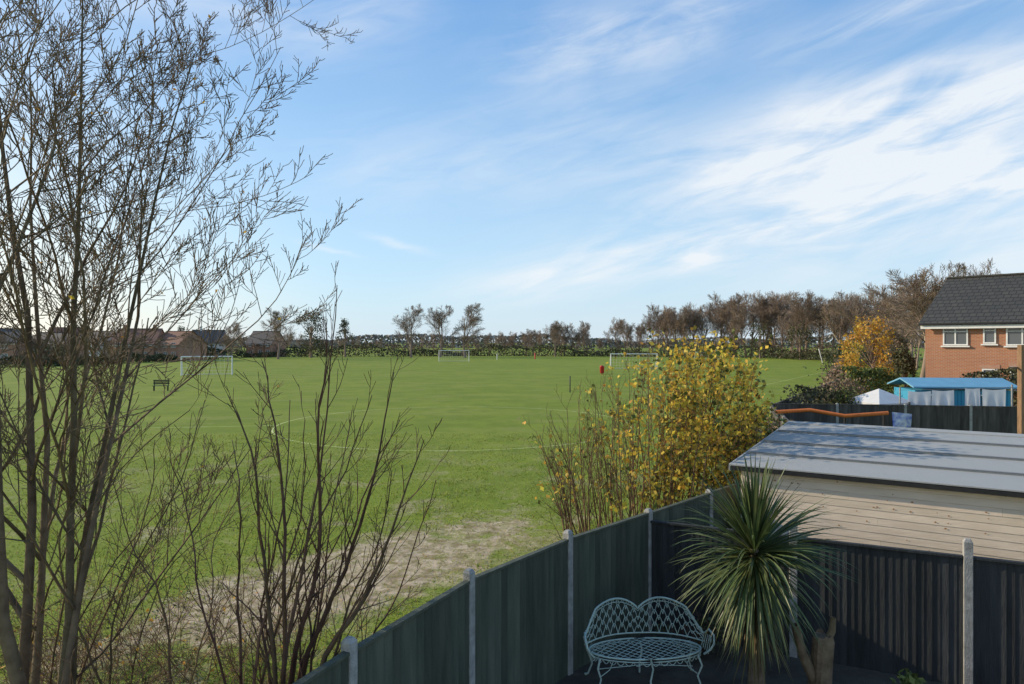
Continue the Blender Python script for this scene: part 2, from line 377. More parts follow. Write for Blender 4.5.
quadslab('ridge_cap', SL(-.02, RD-.16, ZR+.03), SL(LW, RD-.16, ZR+.03), SL(LW, RD+.0, ZR+.06), SL(-.02, RD+.0, ZR+.06), .02, M_felt, shed)
quadslab('verge_trim', SL(-.035, 0, ZE+.015), SL(-.003, 0, ZE+.015), SL(-.003, RD, ZR+.05), SL(-.035, RD, ZR+.05), .11, M_felt, shed)
quadslab('fascia', SL(0, -.03, ZE-.018), SL(LW, -.03, ZE-.018), SL(LW, .02, ZE-.018), SL(0, .02, ZE-.018), .06, M_black, shed)
quadslab('soffit', SL(.0, .021, ZE-.05), SL(LW, .021, ZE-.05), SL(LW, .10, ZE-.045), SL(0, .10, ZE-.045), .02, M_clad, shed)
v, f = [], []
for s in range(1, ns):
    a0 = s/ns; o = len(v); z0 = zf(a0)+.012*s+.022
    v += [SL(.01, RD*a0-.012, z0-.002), SL(LW-.01, RD*a0-.012, z0-.002), SL(LW-.01, RD*a0+.030, z0+.004), SL(.01, RD*a0+.030, z0+.004)]; f.append((o, o+1, o+2, o+3))
pymesh('lap_bitumen', v, f, M_lap, shed)

# ---------------------------------------------------------------- cordyline (palm)
def cordyline(loc, cz):
    rng = random.Random(11); e = empty('cordyline_palm', loc)
    def blades(n, el0, el1, L0, L1, droop, m, nm, zoff=0, wid=.018):
        V = []; Fs = []
        for i in range(n):
            az = rng.uniform(0, 2*math.pi); el = rng.uniform(el0, el1); L = rng.uniform(L0, L1)
            d = Vector((math.cos(az)*math.cos(el), math.sin(az)*math.cos(el), math.sin(el)))
            p = Vector((d.x*.05, d.y*.05, cz+zoff*rng.random()+d.z*.12)); side = d.cross(Vector((0, 0, 1)))
            if side.length < .1: side = Vector((1, 0, 0))
            side.normalize(); side = (side+Vector((rng.gauss(0, .25), rng.gauss(0, .25), rng.gauss(0, .25)))).normalized()
            ns_ = 8; o = len(V); dr = droop*rng.uniform(.3, 1.7)
            for s in range(ns_+1):
                t = s/ns_; w = wid*(1.0-.25*t if t < .6 else .85*(1-t)/.4+.02)*(.55+.45*min(1, t*4))
                nn = side.cross(d).normalized()
                V += [tuple(p-side*w+nn*w*.35), tuple(p), tuple(p+side*w+nn*w*.35)]
                if s < ns_:
                    a = o+s*3; Fs += [(a, a+1, a+4, a+3), (a+1, a+2, a+5, a+4)]
                d = (d+Vector((0, 0, -dr*(t**1.4)))).normalized(); p = p+d*L/ns_
        pymesh(nm, V, Fs, m, e)
    blades(230, .15, 1.5, .8, 1.15, .20, M_cordy, 'green_blades')
    blades(230, -.75, .35, .8, 1.12, .26, M_cordy, 'lower_blades')
    blades(100, -1.3, -.7, .75, 1.1, .2, M_cordy, 'drooping_blades', -.2, .016)
    blades(60, -1.45, -.9, .7, 1.0, .2, M_cordyd, 'dead_skirt', -.3, .014)
    blades(60, -1.5, -1.0, .7, .9, .1, M_cordyd, 'trunk_skirt', -.7, .014)
    t = tubes_np([([(0, 0, -.1), (.02, 0, .5), (.0, .02, 1.1), (0, 0, cz+.1)], [.11, .09, .085, .05], 10)])
    link(bpy.data.objects.new('trunk', npmesh('trunk', t[0], t[1], [M_bark], smooth=True)), e)
cordyline((2.85, 8.0, 0), 1.78)
def stump():
    e = empty('tree_stump', (3.56, 7.9, 0)); rng = random.Random(5)
    V = []; Fs = []; n = 16; lv = [(0, .17), (.25, .13), (.6, .115), (.9, .12), (1.0, .10)]
    for z, r in lv:
        for i in range(n):
            a = i*2*math.pi/n; rr = r*(1+.12*math.sin(3*a+z*3)+rng.uniform(-.04, .04)); V.append((rr*math.cos(a)+.05*z, rr*math.sin(a), z*.9+(rng.uniform(-.03, .03) if z > .8 else 0)))
    for l in range(len(lv)-1):
        for i in range(n): Fs.append((l*n+i, l*n+(i+1) % n, (l+1)*n+(i+1) % n, (l+1)*n+i))
    Fs.append(tuple(range((len(lv)-1)*n, len(lv)*n)))
    pymesh('stump_trunk', V, Fs, M_barkg, e)
    t = tubes_np([([(-.03, 0, .35), (-.2, -.02, .7), (-.27, 0, 1.02)], [.07, .055, .05], 8), ([(.05, 0, .7), (.16, .0, .95), (.17, 0, 1.1)], [.05, .04, .035], 8)])
    link(bpy.data.objects.new('cut_limbs', npmesh('cut_limbs', t[0], t[1], [M_barkg], smooth=True)), e)
stump()

# ---------------------------------------------------------------- wrought iron bench
def bench(loc, rz):
    e = empty('garden_bench', loc, rz); T = []
    hw = .76; r = .0095
    def backtop(u):
        a = abs(u)
        return .80+.14*math.sin(math.pi*min(1, a*1.02+.0)**.8)-(.20*max(0, a-.78)/.22 if a > .78 else 0)-.0
    def bp(u, z):
        y = .22-.30*abs(u)**2.6+(z-.45)*.12
        return (u*hw*(1-.03*(z-.45)), y, z)
    top = [bp(u, backtop(u)) for u in np.linspace(-1, 1, 49)]
    T.append((top, [.013]*49, 6))
    low = [bp(u, .50) for u in np.linspace(-1, 1, 25)]; T.append((low, [r]*25, 5))
    midl = [bp(u, .50+(backtop(u)-.50)*.9) for u in np.linspace(-1, 1, 49)]; T.append((midl, [.006]*49, 4))
    N = 14
    for row in range(5):
        for i in range(N+1):
            u0 = -1+2*(i+(.5 if row % 2 else 0))/N
            pts = []
            for k in range(9):
                t = k/8; uu = u0-1/N+2/N*t
                if abs(uu) > 1: continue
                base = .50+(backtop(uu)-.50)*.9*(row/5.0)
                hgt = (backtop(uu)-.50)*.9/5*1.7*math.sin(math.pi*t)
                pts.append(bp(uu, min(base+hgt, .50+(backtop(uu)-.50)*.9)))
            if len(pts) > 2: T.append((pts, [.005]*len(pts), 4))
    for i in range(22):
        u0 = -1+2*(i+.5)/22
        pts = [bp(u0+math.cos(a)*.035, .5+(backtop(u0)-.5)*.95+math.sin(a)*.022) for a in np.linspace(0, 2*math.pi, 9)]
        T.append((pts, [.005]*9, 4))
    def seat(a):
        return (hw*.93*math.cos(a), -.10+.30*math.sin(a), .44)
    s = [seat(a) for a in np.linspace(0, 2*math.pi, 49)]; T.append((s, [.012]*49, 6))
    s = [(x, y, .405) for x, y, z in s]; T.append((s, [.008]*49, 5))
    for i in range(-13, 14):
        for sg in (1, -1):
            pts = []
            for k in np.linspace(-.34, .34, 15):
                x = i*.105+sg*k*1.1; y = -.10+k
                if (x/(hw*.93))**2+((y+.10)/.30)**2 <= 1: pts.append((x, y, .442))
            if len(pts) > 1: T.append((pts, [.0045]*len(pts), 4))
    for i in range(40):
        a = 2*math.pi*i/40; a2 = 2*math.pi*(i+1)/40
        p0 = Vector(seat(a)); p1 = Vector(seat(a2))
        pts = [tuple(p0.lerp(p1, t)+Vector((0, 0, -.035-.05*math.sin(math.pi*t)))) for t in np.linspace(0, 1, 6)]
        T.append((pts, [.005]*6, 4))
    for sg in (-1, 1):
        pts = [(sg*hw*x, y, z) for x, y, z in ((1.0, -.08, .60), (1.03, -.2, .70), (1.05, -.33, .68), (1.03, -.38, .60), (.98, -.36, .52), (.9, -.3, .44))]
        T.append((pts, [.013]*6, 6))
        pts = [(sg*hw*1.03+.0, -.25+.05*math.cos(a)*(1-a/14), .60+.05*math.sin(a)*(1-a/14)) for a in np.linspace(0, 9, 22)]
        T.append((pts, [.006]*22, 4))
        for k in range(5):
            T.append(([(sg*hw*.97, -.06-.06*k, .44), (sg*hw*1.02, -.06-.06*k, .60+.015*k)], [.005]*2, 4))
        for (x, y) in ((.80, -.30), (.84, .10)):
            s2 = -1 if y < 0 else 1
            pts = [(sg*hw*x, y, .43), (sg*hw*(x+.05), y+s2*.04, .32), (sg*hw*(x-.01), y+s2*.01, .18), (sg*hw*(x+.05), y+s2*.05, .03), (sg*hw*(x+.09), y+s2*.08, .01)]
            T.append((pts, [.014, .013, .011, .012, .016], 6))
            pts = [(sg*hw*x, y, .20), (sg*hw*(x-.15), y, .28), (sg*hw*(x-.22), y, .40)]
            T.append((pts, [.006]*3, 4))
    for y in (-.36, .16):
        T.append(([(0, y, .43), (.03, y, .3), (0, y, .16), (0, y*1.1, .01)], [.012]*4, 6))
    T.append(([(-hw*.8, -.1, .2), (0, -.1, .24), (hw*.8, -.1, .2)], [.006]*3, 4))
    v, f = tubes_np(T)
    link(bpy.data.objects.new('wirework', npmesh('wirework', v, f, [M_bench], smooth=True)), e)
bench((1.66, 8.62, .02), math.radians(4))

def shrub(name, loc, w, d, h, n, size, m, seed, mtw=M_twig):
    rng = np.random.default_rng(seed); rr = random.Random(seed); out = []; tips = []
    for i in range(7):
        a = rr.uniform(0, 6.28); d0 = Vector((math.cos(a)*.5*w/h, math.sin(a)*.5*d/h, 1)).normalized()
        grow(rr, Vector((rr.uniform(-.1, .1)*w, rr.uniform(-.1, .1)*d, 0)), d0, h*.8, .02*h, 0, 2, out, tips, nch=(4, 6))
    v1, f1 = tubes_np(out)
    k = max(6, n//60); cen = np.stack([rng.normal(0, .22, k)*w, rng.normal(0, .22, k)*d, rng.uniform(.25, .95, k)*h], 1)
    P = cen[rng.integers(0, k, n)]+rng.normal(0, .09, (n, 3))*np.array([w, d, h*.9])
    P[:, 2] = np.abs(P[:, 2])
    v2, f2 = leaves_np(P, size, rng)
    o = bpy.data.objects.new(name, combine(name, [(v1, f1, 0), (v2, f2, 1)], [mtw, m])); o.location = loc
    return link(o)
shrub('garden_shrub', (4.6, 7.2, 0), .9, .7, .5, 400, .09, M_leafg, 3)
shrub('garden_shrub', (.95, 7.5, 0), .7, .6, .28, 260, .07, M_leafg, 4)
shrub('garden_shrub', (2.5, 9.3, 0), .8, .6, .55, 500, .07, M_leafd, 6)
shrub('garden_shrub', (5.9, 7.3, 0), .9, .7, .6, 500, .08, M_leafd, 16)
shrub('boundary_shrub', (5.0, 14.6, 0), 1.7, 1.5, 2.9, 2600, .10, M_leafg, 8)
shrub('boundary_shrub', (6.4, 17.5, 0), 2.0, 1.8, 2.4, 2200, .12, M_leafb, 9)
shrub('boundary_shrub', (14.6, 30.0, 0), 1.6, 1.4, 2.3, 1800, .12, M_leafg, 18)
shrub('boundary_shrub', (16.4, 33.5, 0), 2.0, 1.6, 2.4, 1800, .14, M_leafb, 19)

# ---------------------------------------------------------------- near bare trees (left)
def bare_tree(name, stems, m, maxd, seed, mleaf=None, nleaf=0, lsize=.05, **k):
    rr = random.Random(seed); out = []; tips = []
    for (p, d, L, r) in stems:
        grow(rr, Vector(p), Vector(d).normalized(), L, r, 0, maxd, out, tips, **k)
    v, f = tubes_np(out); parts = [(v, f, 0)]; mats = [m]
    if nleaf:
        rng = np.random.default_rng(seed); T = np.array([tuple(t) for t in tips]); idx = rng.integers(0, len(T), nleaf)
        v2, f2 = leaves_np(T[idx]+rng.normal(0, .03, (nleaf, 3)), lsize, rng); parts.append((v2, f2, 1)); mats.append(mleaf)
    o = bpy.data.objects.new(name, combine(name, parts, mats)); return link(o)
bare_tree('bare_tree', [
    ((-4.20, 6.0, 0), (.0, .02, 1), 8.6, .074),
    ((-4.12, 6.1, 0), (.06, .05, 1), 8.0, .052),
    ((-4.35, 6.1, 0), (-.05, .0, 1), 8.2, .058),
    ((-4.05, 5.95, 0), (.13, .06, 1), 7.2, .042),
    ((-4.15, 6.2, 0), (.03, .14, 1), 7.6, .045),
    ((-4.5, 6.3, 0), (-.14, .1, 1), 7.6, .048)], M_barkg, 4, 29, M_leafo, 160, .045,
    up=.065, jit=.11, ang=(.4, .9), nch=(6, 8), ratio=(.33, .50), seg=9, rmin=.0036, start=.14)
bare_tree('bare_tree', [
    ((-5.9, 7.6, 0), (.02, .0, 1), 8.4, .06), ((-5.7, 7.8, 0), (.08, .0, 1), 7.4, .04)], M_bark, 4, 35,
    up=.06, jit=.13, ang=(.4, .95), nch=(5, 7), ratio=(.33, .5), seg=8, rmin=.0038, start=.2)

def path_stem(out, tips, rr, pts, r0, r1, ntw, tl, up=.08, sub=1):
    P = [Vector(p) for p in pts]
    Q = []
    for i in range(len(P)-1):
        a = P[max(i-1, 0)]; b = P[i]; c = P[i+1]; d = P[min(i+2, len(P)-1)]
        for t in (0, .25, .5, .75):
            Q.append(.5*((2*b)+(c-a)*t+(2*a-5*b+4*c-d)*t*t+(3*b-3*c+d-a)*t**3)+Vector((rr.gauss(0, .008), rr.gauss(0, .008), 0)))
    Q.append(P[-1]); n = len(Q)-1
    rad = [r0+(r1-r0)*(i/n)**.8 for i in range(n+1)]
    out.append((Q, rad, 5))
    for i in range(ntw):
        t = .22+.76*(i+rr.random())/ntw; k = min(int(t*n), n-1); bd = (Q[k+1]-Q[k]).normalized(); a = rr.uniform(.35, .75)
        nd = (bd*math.cos(a)+rnd_perp(bd, rr)*math.sin(a)).normalized()
        grow(rr, Q[k].lerp(Q[k+1], rr.random()), nd, tl*rr.uniform(.5, 1.2)*(1.15-.7*t), rad[k]*.55, 1, 1+sub, out, tips, up=up, jit=.12, ang=(.35, .8), nch=(2, 4), ratio=(.4, .6), seg=6, rmin=.0026)
def saplings(name, stems, D0, seed, m=M_twig, r0=.017, ntw=9, tl=.8, sub=1):
    rr = random.Random(seed); out = []; tips = []
    for s in stems:
        D = D0+rr.uniform(-.35, .35)
        pts = []
        for i, (x, y) in enumerate(s):
            pts.append(W(x, y, D+rr.uniform(-.1, .1)*i))
        base = pts[0].copy(); base.z = 0; base.x += rr.uniform(-.05, .05)
        if pts[0].z > .15: pts = [base]+pts
        path_stem(out, tips, rr, pts, r0*rr.uniform(.75, 1.15), .0035, ntw, tl, sub=sub)
    v, f = tubes_np(out); o = bpy.data.objects.new(name, npmesh(name, v, f, [m])); return link(o)
saplings('bare_sapling', [
    [(283, 680), (303, 560), (322, 450), (337, 285)],
    [(290, 684), (318, 560), (318, 430), (330, 352)],
    [(300, 684), (345, 570), (372, 480), (394, 372)],
    [(283, 684), (285, 560), (278, 450), (262, 362)],
    [(275, 684), (262, 560), (250, 450), (228, 395)],
    [(318, 684), (362, 600), (392, 530), (424, 440)]], 5.6, 5, r0=.036, ntw=13, tl=.8)
saplings('bare_sapling', [
    [(240, 684), (238, 590), (240, 500), (232, 440)],
    [(330, 684), (352, 600), (380, 540), (392, 470)],
    [(262, 684), (300, 560), (345, 470), (372, 395)],
    [(225, 684), (200, 600), (190, 520), (170, 460)],
    [(310, 684), (322, 600), (330, 520), (352, 410)],
    [(255, 684), (270, 600), (300, 520), (305, 420)],
    [(270, 684), (262, 610), (285, 500), (290, 400)],
    [(295, 684), (330, 610), (362, 500), (400, 420)],
    [(345, 684), (370, 640), (400, 590), (436, 480)]], 6.0, 15, r0=.020, ntw=10, tl=.7)
saplings('bare_sapling', [
    [(60, 684), (90, 600), (150, 520), (215, 470)],
    [(80, 684), (120, 580), (150, 500), (155, 440)],
    [(50, 684), (75, 560), (120, 470), (190, 410)],
    [(130, 684), (150, 610), (175, 560), (235, 520)],
    [(170, 684), (160, 600), (130, 540), (110, 470)],
    [(100, 684), (70, 610), (60, 540), (85, 470)],
    [(20, 684), (60, 560), (95, 500), (140, 430)],
    [(110, 684), (120, 600), (180, 480), (205, 400)],
    [(190, 684), (210, 620), (215, 540), (250, 480)]], 6.6, 25, m=M_twigd, r0=.016, ntw=13, tl=.85)
def undergrowth():
    rr = random.Random(77); out = []; tips = []
    for i in range(300):
        y = rr.uniform(5.2, 9.4); x = rr.uniform(-.76*y-.3, -.29*y-.2)
        if x > -1.9 and y < 6: x -= 1
        L = rr.uniform(.5, 1.5)
        grow(rr, Vector((x, y, 0)), Vector((rr.gauss(0, .45), rr.gauss(0, .4), 1)).normalized(), L, rr.uniform(.004, .009), 0, 2, out, tips, up=-.02, jit=.25, ang=(.4, 1.1), nch=(2, 4), ratio=(.4, .7), seg=6, rmin=.0024)
    v, f = tubes_np(out); rng = np.random.default_rng(1)
    T = np.array([tuple(t) for t in tips]); v2, f2 = leaves_np(T[rng.integers(0, len(T), 600)], .05, rng)
    v3, f3 = leaves_np(T[rng.integers(0, len(T), 300)], .05, rng)
    o = bpy.data.objects.new('bramble_undergrowth', combine('bramble_undergrowth', [(v, f, 0), (v2, f2, 1), (v3, f3, 2)], [M_twigd, M_leafg, M_leafo])); link(o)
undergrowth()

# ---------------------------------------------------------------- yellow sapling bush
def yellow_bush():
    rr = random.Random(92); out = []; tips = []; lp = []
    rng = np.random.default_rng(9)
    NB = 88
    for i in range(NB):
        t = (i+rr.random())/NB
        px = 538+226*t; D = rr.uniform(12.3, 14.8)
        topy = 425-72*min(1, t/.5)**1.0+rr.uniform(-8, 62)
        if t > .85: topy += 10
        x0 = (590+105*(t) - 512+rr.uniform(-28, 28))/F*D
        tip = W(px+rr.uniform(-12, 12), topy, D)
        base = Vector((x0*.55+tip.x*.45, D, 0)); mid = base.lerp(tip, .5)+Vector((rr.uniform(-.15, .15), 0, .1))
        tt = []
        path_stem(out, tt, rr, [base, mid, tip], rr.uniform(.014, .026), .004, 10, .8, up=.07)
        dens = max(.07, min(1, (t-.24)/.42))
        for q in tt:
            if q.z > 1.1 and rr.random() < dens*.92:
                for _ in range(rr.randint(1, 3 if t < .6 else 5)): lp.append(tuple(q+Vector((rr.gauss(0, .09), rr.gauss(0, .09), rr.gauss(0, .09)))))
    v, f = tubes_np(out); lp = np.array(lp); n = len(lp); q = rng.random(n)
    parts = [(v, f, 0)]
    for mi, msk, sz in ((1, q < .60, .10), (2, (q >= .60) & (q < .84), .095), (3, q >= .84, .09)):
        a = leaves_np(lp[msk], sz, rng, .8); parts.append((a[0], a[1], mi))
    link(bpy.data.objects.new('yellow_leaved_bush', combine('yellow_leaved_bush', parts, [M_twigd, M_leafy, M_leafg, M_leafo])))
yellow_bush()

# ---------------------------------------------------------------- grass tufts
def grass():
    rng = np.random.default_rng(4); n = 140000
    y = 7+25*rng.random(n)**1.35; x = rng.uniform(-1, 1, n)*y*.85
    sx = np.interp(y, [p[1] for p in post_side], [p[0] for p in post_side])
    sx = np.where(y > 14.1, 5.9+(y-14.1)*.34, sx)
    keep = x < sx-.15
    cx = x+2.8; cy = y-12.7; ca, sa = math.cos(math.radians(50)), math.sin(math.radians(50))
    d = np.sqrt(((cx*ca+cy*sa)/4.4)**2+((cy*ca-cx*sa)/1.5)**2)
    keep &= (d > 1.0+rng.normal(0, .25, n)) | (rng.random(n) < .08)
    clump = np.sin(x*2.1+1.3*np.sin(y*1.7)+.8*np.sin(x*.7+y*.5))*np.sin(y*1.9+1.1*np.sin(x*2.3)+1.4*np.sin(x*.4))
    keep &= rng.random(n) < .65+.35*clump
    x = x[keep]; y = y[keep]; cl = clump[keep]; n = len(x)
    h = rng.uniform(.02, .045, n)*(1+.6*np.clip(cl, 0, 1)); rough = rng.random(n) < .012; h = np.where(rough, h*2.0, h)
    a = rng.uniform(0, 6.28, n); w = rng.uniform(.004, .009, n)*(1+y/14)
    lean = rng.normal(0, .03, (n, 2))
    b0 = np.stack([x-np.cos(a)*w, y-np.sin(a)*w, np.zeros(n)], 1); b1 = np.stack([x+np.cos(a)*w, y+np.sin(a)*w, np.zeros(n)], 1)
    t = np.stack([x+lean[:, 0], y+lean[:, 1], h], 1)
    v = np.stack([b0, b1, t], 1).reshape(-1, 3); f = np.arange(3*n).reshape(-1, 3)
    mi = (rng.random(n) < .08).astype(int)
    link(bpy.data.objects.new('grass', npmesh('grass', v, f, [M_blade, M_dry], mi)))
grass()
def litter():
    rng = np.random.default_rng(14); n = 1800
    y = 8+14*rng.random(n)**1.5; x = rng.uniform(-.85, .25, n)*y
    sx = np.interp(y, [p[1] for p in post_side], [p[0] for p in post_side]); k = x < sx-.2
    P = np.stack([x, y, np.full(n, .02)], 1)[k]; v, f = leaves_np(P, .05, rng, .7); v[:, 2] = .006+np.abs(v[:, 2]-.02)*.5
    link(bpy.data.objects.new('fallen_leaves', npmesh('fallen_leaves', v, f, [M_leafo])))
litter()

# ---------------------------------------------------------------- pitch markings
def strip(pts, w, closed=False):
    v = []; f = []; n = len(pts)
    for i, p in enumerate(pts):
        a = Vector(pts[i-1] if (i or closed) else pts[0]); b = Vector(pts[(i+1) % n] if (i < n-1 or closed) else pts[-1])
        t = (b-a).normalized(); nn = Vector((-t.y, t.x)); q = Vector(p)
        v += [(q.x-nn.x*w, q.y-nn.y*w, .004), (q.x+nn.x*w, q.y+nn.y*w, .004)]
    for i in range(n-1 if not closed else n):
        j = (i+1) % n; f.append((2*i, 2*j, 2*j+1, 2*i+1))
    return v, f
def markings():
    V = []; Fs = []
    def add(p, w=.045, c=False):
        v, f = strip(p, w, c); o = len(V); V.extend(v); Fs.extend([tuple(i+o for i in q) for q in f])
    add([(-3+9.15*math.cos(a), 36+9.15*math.sin(a)) for a in np.linspace(0, 2*math.pi, 64, endpoint=False)], .045, True)
    add([(-48, 29.0), (-12.2, 35.0)])
    add([(-40, 82), (-4, 88)]); add([(20, 60), (45, 98)])
    pymesh('pitch_markings', V, Fs, M_line)
markings()

# ---------------------------------------------------------------- goals
def goal(px, D, w=7.3, h=2.44, rz=0.0, depth=2.0, r=.07):
    e = empty('football_goal', ((px-512)/F*D, D, 0), rz)
    T = [([(-w/2, 0, 0), (-w/2, 0, h)], [r]*2, 8), ([(w/2, 0, 0), (w/2, 0, h)], [r]*2, 8), ([(-w/2-r, 0, h), (w/2+r, 0, h)], [r]*2, 8)]
    for s in (-1, 1):
        T.append(([(s*w/2, 0, h), (s*w/2, depth*.4, h-.05), (s*w/2, depth, .05), (s*w/2, 0, .05)], [.03]*4, 6))
    T.append(([(-w/2, depth, .05), (w/2, depth, .05)], [.03]*2, 6))
    v, f = tubes_np(T); link(bpy.data.objects.new('frame', npmesh('frame', v, f, [M_white])), e)
    N = []
    k = int(w/.5)
    for i in range(k+1):
        x = -w/2+w*i/k; N.append(([(x, .02, h), (x, depth*.4, h-.05), (x, depth, .05)], [.010]*3, 3))
    for j in range(6):
        t = j/5; N.append(([(-w/2, depth*(.4+.6*t), h-.05-(h-.1)*t), (w/2, depth*(.4+.6*t), h-.05-(h-.1)*t)], [.010]*2, 3))
    for s in (-1, 1):
        for j in range(1, 5):
            y = depth*j/5; N.append(([(s*w/2, y, .05), (s*w/2, y, h*(1-max(0, (y/depth-.4))/.6*.98))], [.01]*2, 3))
            N.append(([(s*w/2, 0, h*j/5), (s*w/2, depth*(1-.6*j/5), h*j/5)], [.01]*2, 3))
    v, f = tubes_np(N); link(bpy.data.objects.new('net', npmesh('net', v, f, [M_net])), e)
goal(207, 88, 6.0, 2.4, .35, r=.085)
goal(454, 150, 6.6, 2.4, .1)
goal(634, 108, 7.3, 2.4, -.05)
goal(709, 165, 6.0, 2.3, .1)
def fieldbench(px, D):
    e = empty('park_bench', ((px-512)/F*D, D, 0), .3)
    boxes('seat', [((0, y, .45), (1.3, .1, .04), 0) for y in (-.18, -.06, .06)], M_black, e)
    boxes('backrest', [((0, .2, z), (1.3, .03, .1), 0) for z in (.62, .76, .9)], M_black, e)
    boxes('legs', [((sx, sy, .22), (.06, .06, .44), 0) for sx in (-.55, .55) for sy in (-.18, .16)]+[((sx, .2, .68), (.06, .05, .5), 0) for sx in (-.55, .55)], M_black, e)
fieldbench(161, 60)
def bin_(px, D):
    e = empty('litter_bin', ((px-512)/F*D, D, 0))
    v, f = tubes_np([([(0, 0, .15), (0, 0, .2), (0, 0, 1.0), (0, 0, 1.05), (0, 0, 1.2)], [.2, .27, .29, .33, .12], 14), ([(0, 0, 0), (0, 0, .2)], [.06, .06], 8)])
    link(bpy.data.objects.new('bin_body', npmesh('bin_body', v, f, [M_red])), e)
bin_(602, 90)
def post(name, px, D, h, m, r=.05, lean=0):
    v, f = tubes_np([([(0, 0, 0), (lean, 0, h*.98), (lean, 0, h)], [r, r, r*.4], 8)]); o = bpy.data.objects.new(name, npmesh(name, v, f, [m])); o.location = ((px-512)/F*D, D, 0); link(o)
post('marker_post', 570, 58, 1.4, M_black, .05); post('marker_post', 823, 130, 3.0, M_white, .08, -.8)
post('marker_post', 535, 170, 1.6, M_red, .14); post('marker_post', 497, 165, 1.5, M_white, .08)

# ---------------------------------------------------------------- houses
def house(name, loc, rz, w, d, eave, ridge, mw, mr, wins=(), over=.35, chim=None, door=None):
    e = empty(name, loc, rz)
    V = [(0, 0, 0), (w, 0, 0), (w, d, 0), (0, d, 0), (0, 0, eave), (w, 0, eave), (w, d, eave), (0, d, eave), (0, d/2, ridge-.08), (w, d/2, ridge-.08)]
    pymesh('walls', V, [(0, 1, 5, 4), (1, 2, 6, 9, 5), (2, 3, 7, 6), (3, 0, 4, 8, 7)], mw, e)
    sl = (ridge-eave)/(d/2); t = .12; ze = eave-sl*over+.06
    quadslab('roof_front', (-.25, -over, ze), (w+.25, -over, ze), (w+.25, d/2, ridge+.06), (-.25, d/2, ridge+.06), t, mr, e)
    quadslab('roof_rear', (-.25, d/2+.002, ridge+.06), (w+.25, d/2+.002, ridge+.06), (w+.25, d+over, ze), (-.25, d+over, ze), t, mr, e)
    box('ridge_tiles', (w/2, d/2, ridge+.09), (w+.5, .25, .1), mr, e)
    boxes('gutter', [((w/2, -over-.06, ze-.05), (w+.4, .11, .09), 0)], M_black, e)
    boxes('fascia', [((w/2, -over+.03, ze-.22), (w+.3, .04, .18), 0)], M_white, e)
    fr = []; gl = []; si = []
    for (x0, z0, ww, hh, n) in wins:
        gl.append(((x0+ww/2, -.012, z0+hh/2), (ww, .03, hh), 0))
        for xx in np.linspace(x0, x0+ww, n+1): fr.append(((xx, -.04, z0+hh/2), (.07, .05, hh+.07), 0))
        for zz in (z0, z0+hh): fr.append(((x0+ww/2, -.045, zz), (ww+.07, .05, .07), 0))
        fr.append(((x0+ww/2, -.045, z0+hh*.68), (ww, .035, .04), 0))
        si.append(((x0+ww/2, -.06, z0-.09), (ww+.25, .14, .07), 0))
    if gl:
        boxes('window_glass', gl, M_glass, e); boxes('window_frames', fr, M_white, e); boxes('window_sills', si, M_render, e)
    if door:
        boxes('door', [((door, -.03, 1.0), (.9, .06, 2.0), 0)], M_white, e)
    if chim:
        for cx in chim:
            box('chimney', (cx, d/2, ridge+.35), (.6, .6, 1.3), mw, e)
    return e
hb = house('brick_house', (23.1, 38.0, 0), math.radians(-46.2), 13, 10.8, 5.45, 8.15, M_brick, M_tile,
      [(.9, 4.15, 1.1, 1.05, 2), (2.75, 4.25, .5, .95, 1), (3.75, 4.15, 1.3, 1.05, 2), (2.7, 2.1, .6, .75, 1), (.8, .9, 1.2, 1.1, 2), (3.9, 1.9, 1.3, 1.1, 2), (7, 4.15, 1.2, 1.05, 2)])
boxes('soldier_lintels', [((x, -.012, z), (w_, .03, .2), 0) for x, z, w_ in ((1.45, 5.34, 1.3), (3.0, 5.32, .75), (4.4, 5.34, 1.5), (3.0, 3.0, .9), (4.55, 3.15, 1.5))], M_brick2, hb)
def HX(px, D): return ((px-512)/F*D, D, 0)
win = lambda L: [(x, z, 1.1, 1.0, 2) for x in L for z in (1.0, 3.1)]
house('detached_house', HX(-45, 128), .25, 10, 8, 4.3, 6.9, M_brick2, M_tileg, win([1, 4, 7.5]), chim=[1.0])
house('detached_house', HX(22, 135), -.15, 8, 8, 3.2, 6.2, M_brick2, M_tileg, [(1, 1, 1.4, 1.1, 2), (5, 1, 1.4, 1.1, 2)], chim=[7])
house('detached_house', HX(74, 158), -.25, 7, 8, 4.6, 6.8, M_render, M_tileg, win([.8, 3.3, 5.3]))
house('detached_house', HX(110, 156), .1, 9.5, 9, 4.0, 7.4, M_brick2, M_tileb, win([1, 4.0, 7.0]), chim=[1.2, 8.0])
house('detached_house', HX(152, 158), -.3, 7.5, 9, 3.8, 6.8, M_brick2, M_tileb, win([.8, 3.3, 5.6]))
house('detached_house', HX(194, 185), .5, 8, 8, 4.2, 7.6, M_render, M_tileg, win([1, 4, 6.3]), chim=[2])
house('detached_house', HX(246, 195), -.2, 8, 8, 4.0, 7.4, M_brick2, M_tileg, win([1, 4, 6.3]), chim=[7])
house('detached_house', HX(45, 180), .3, 9, 8, 4.8, 8.2, M_brick2, M_tileb, win([1, 4, 6.8]), chim=[8])

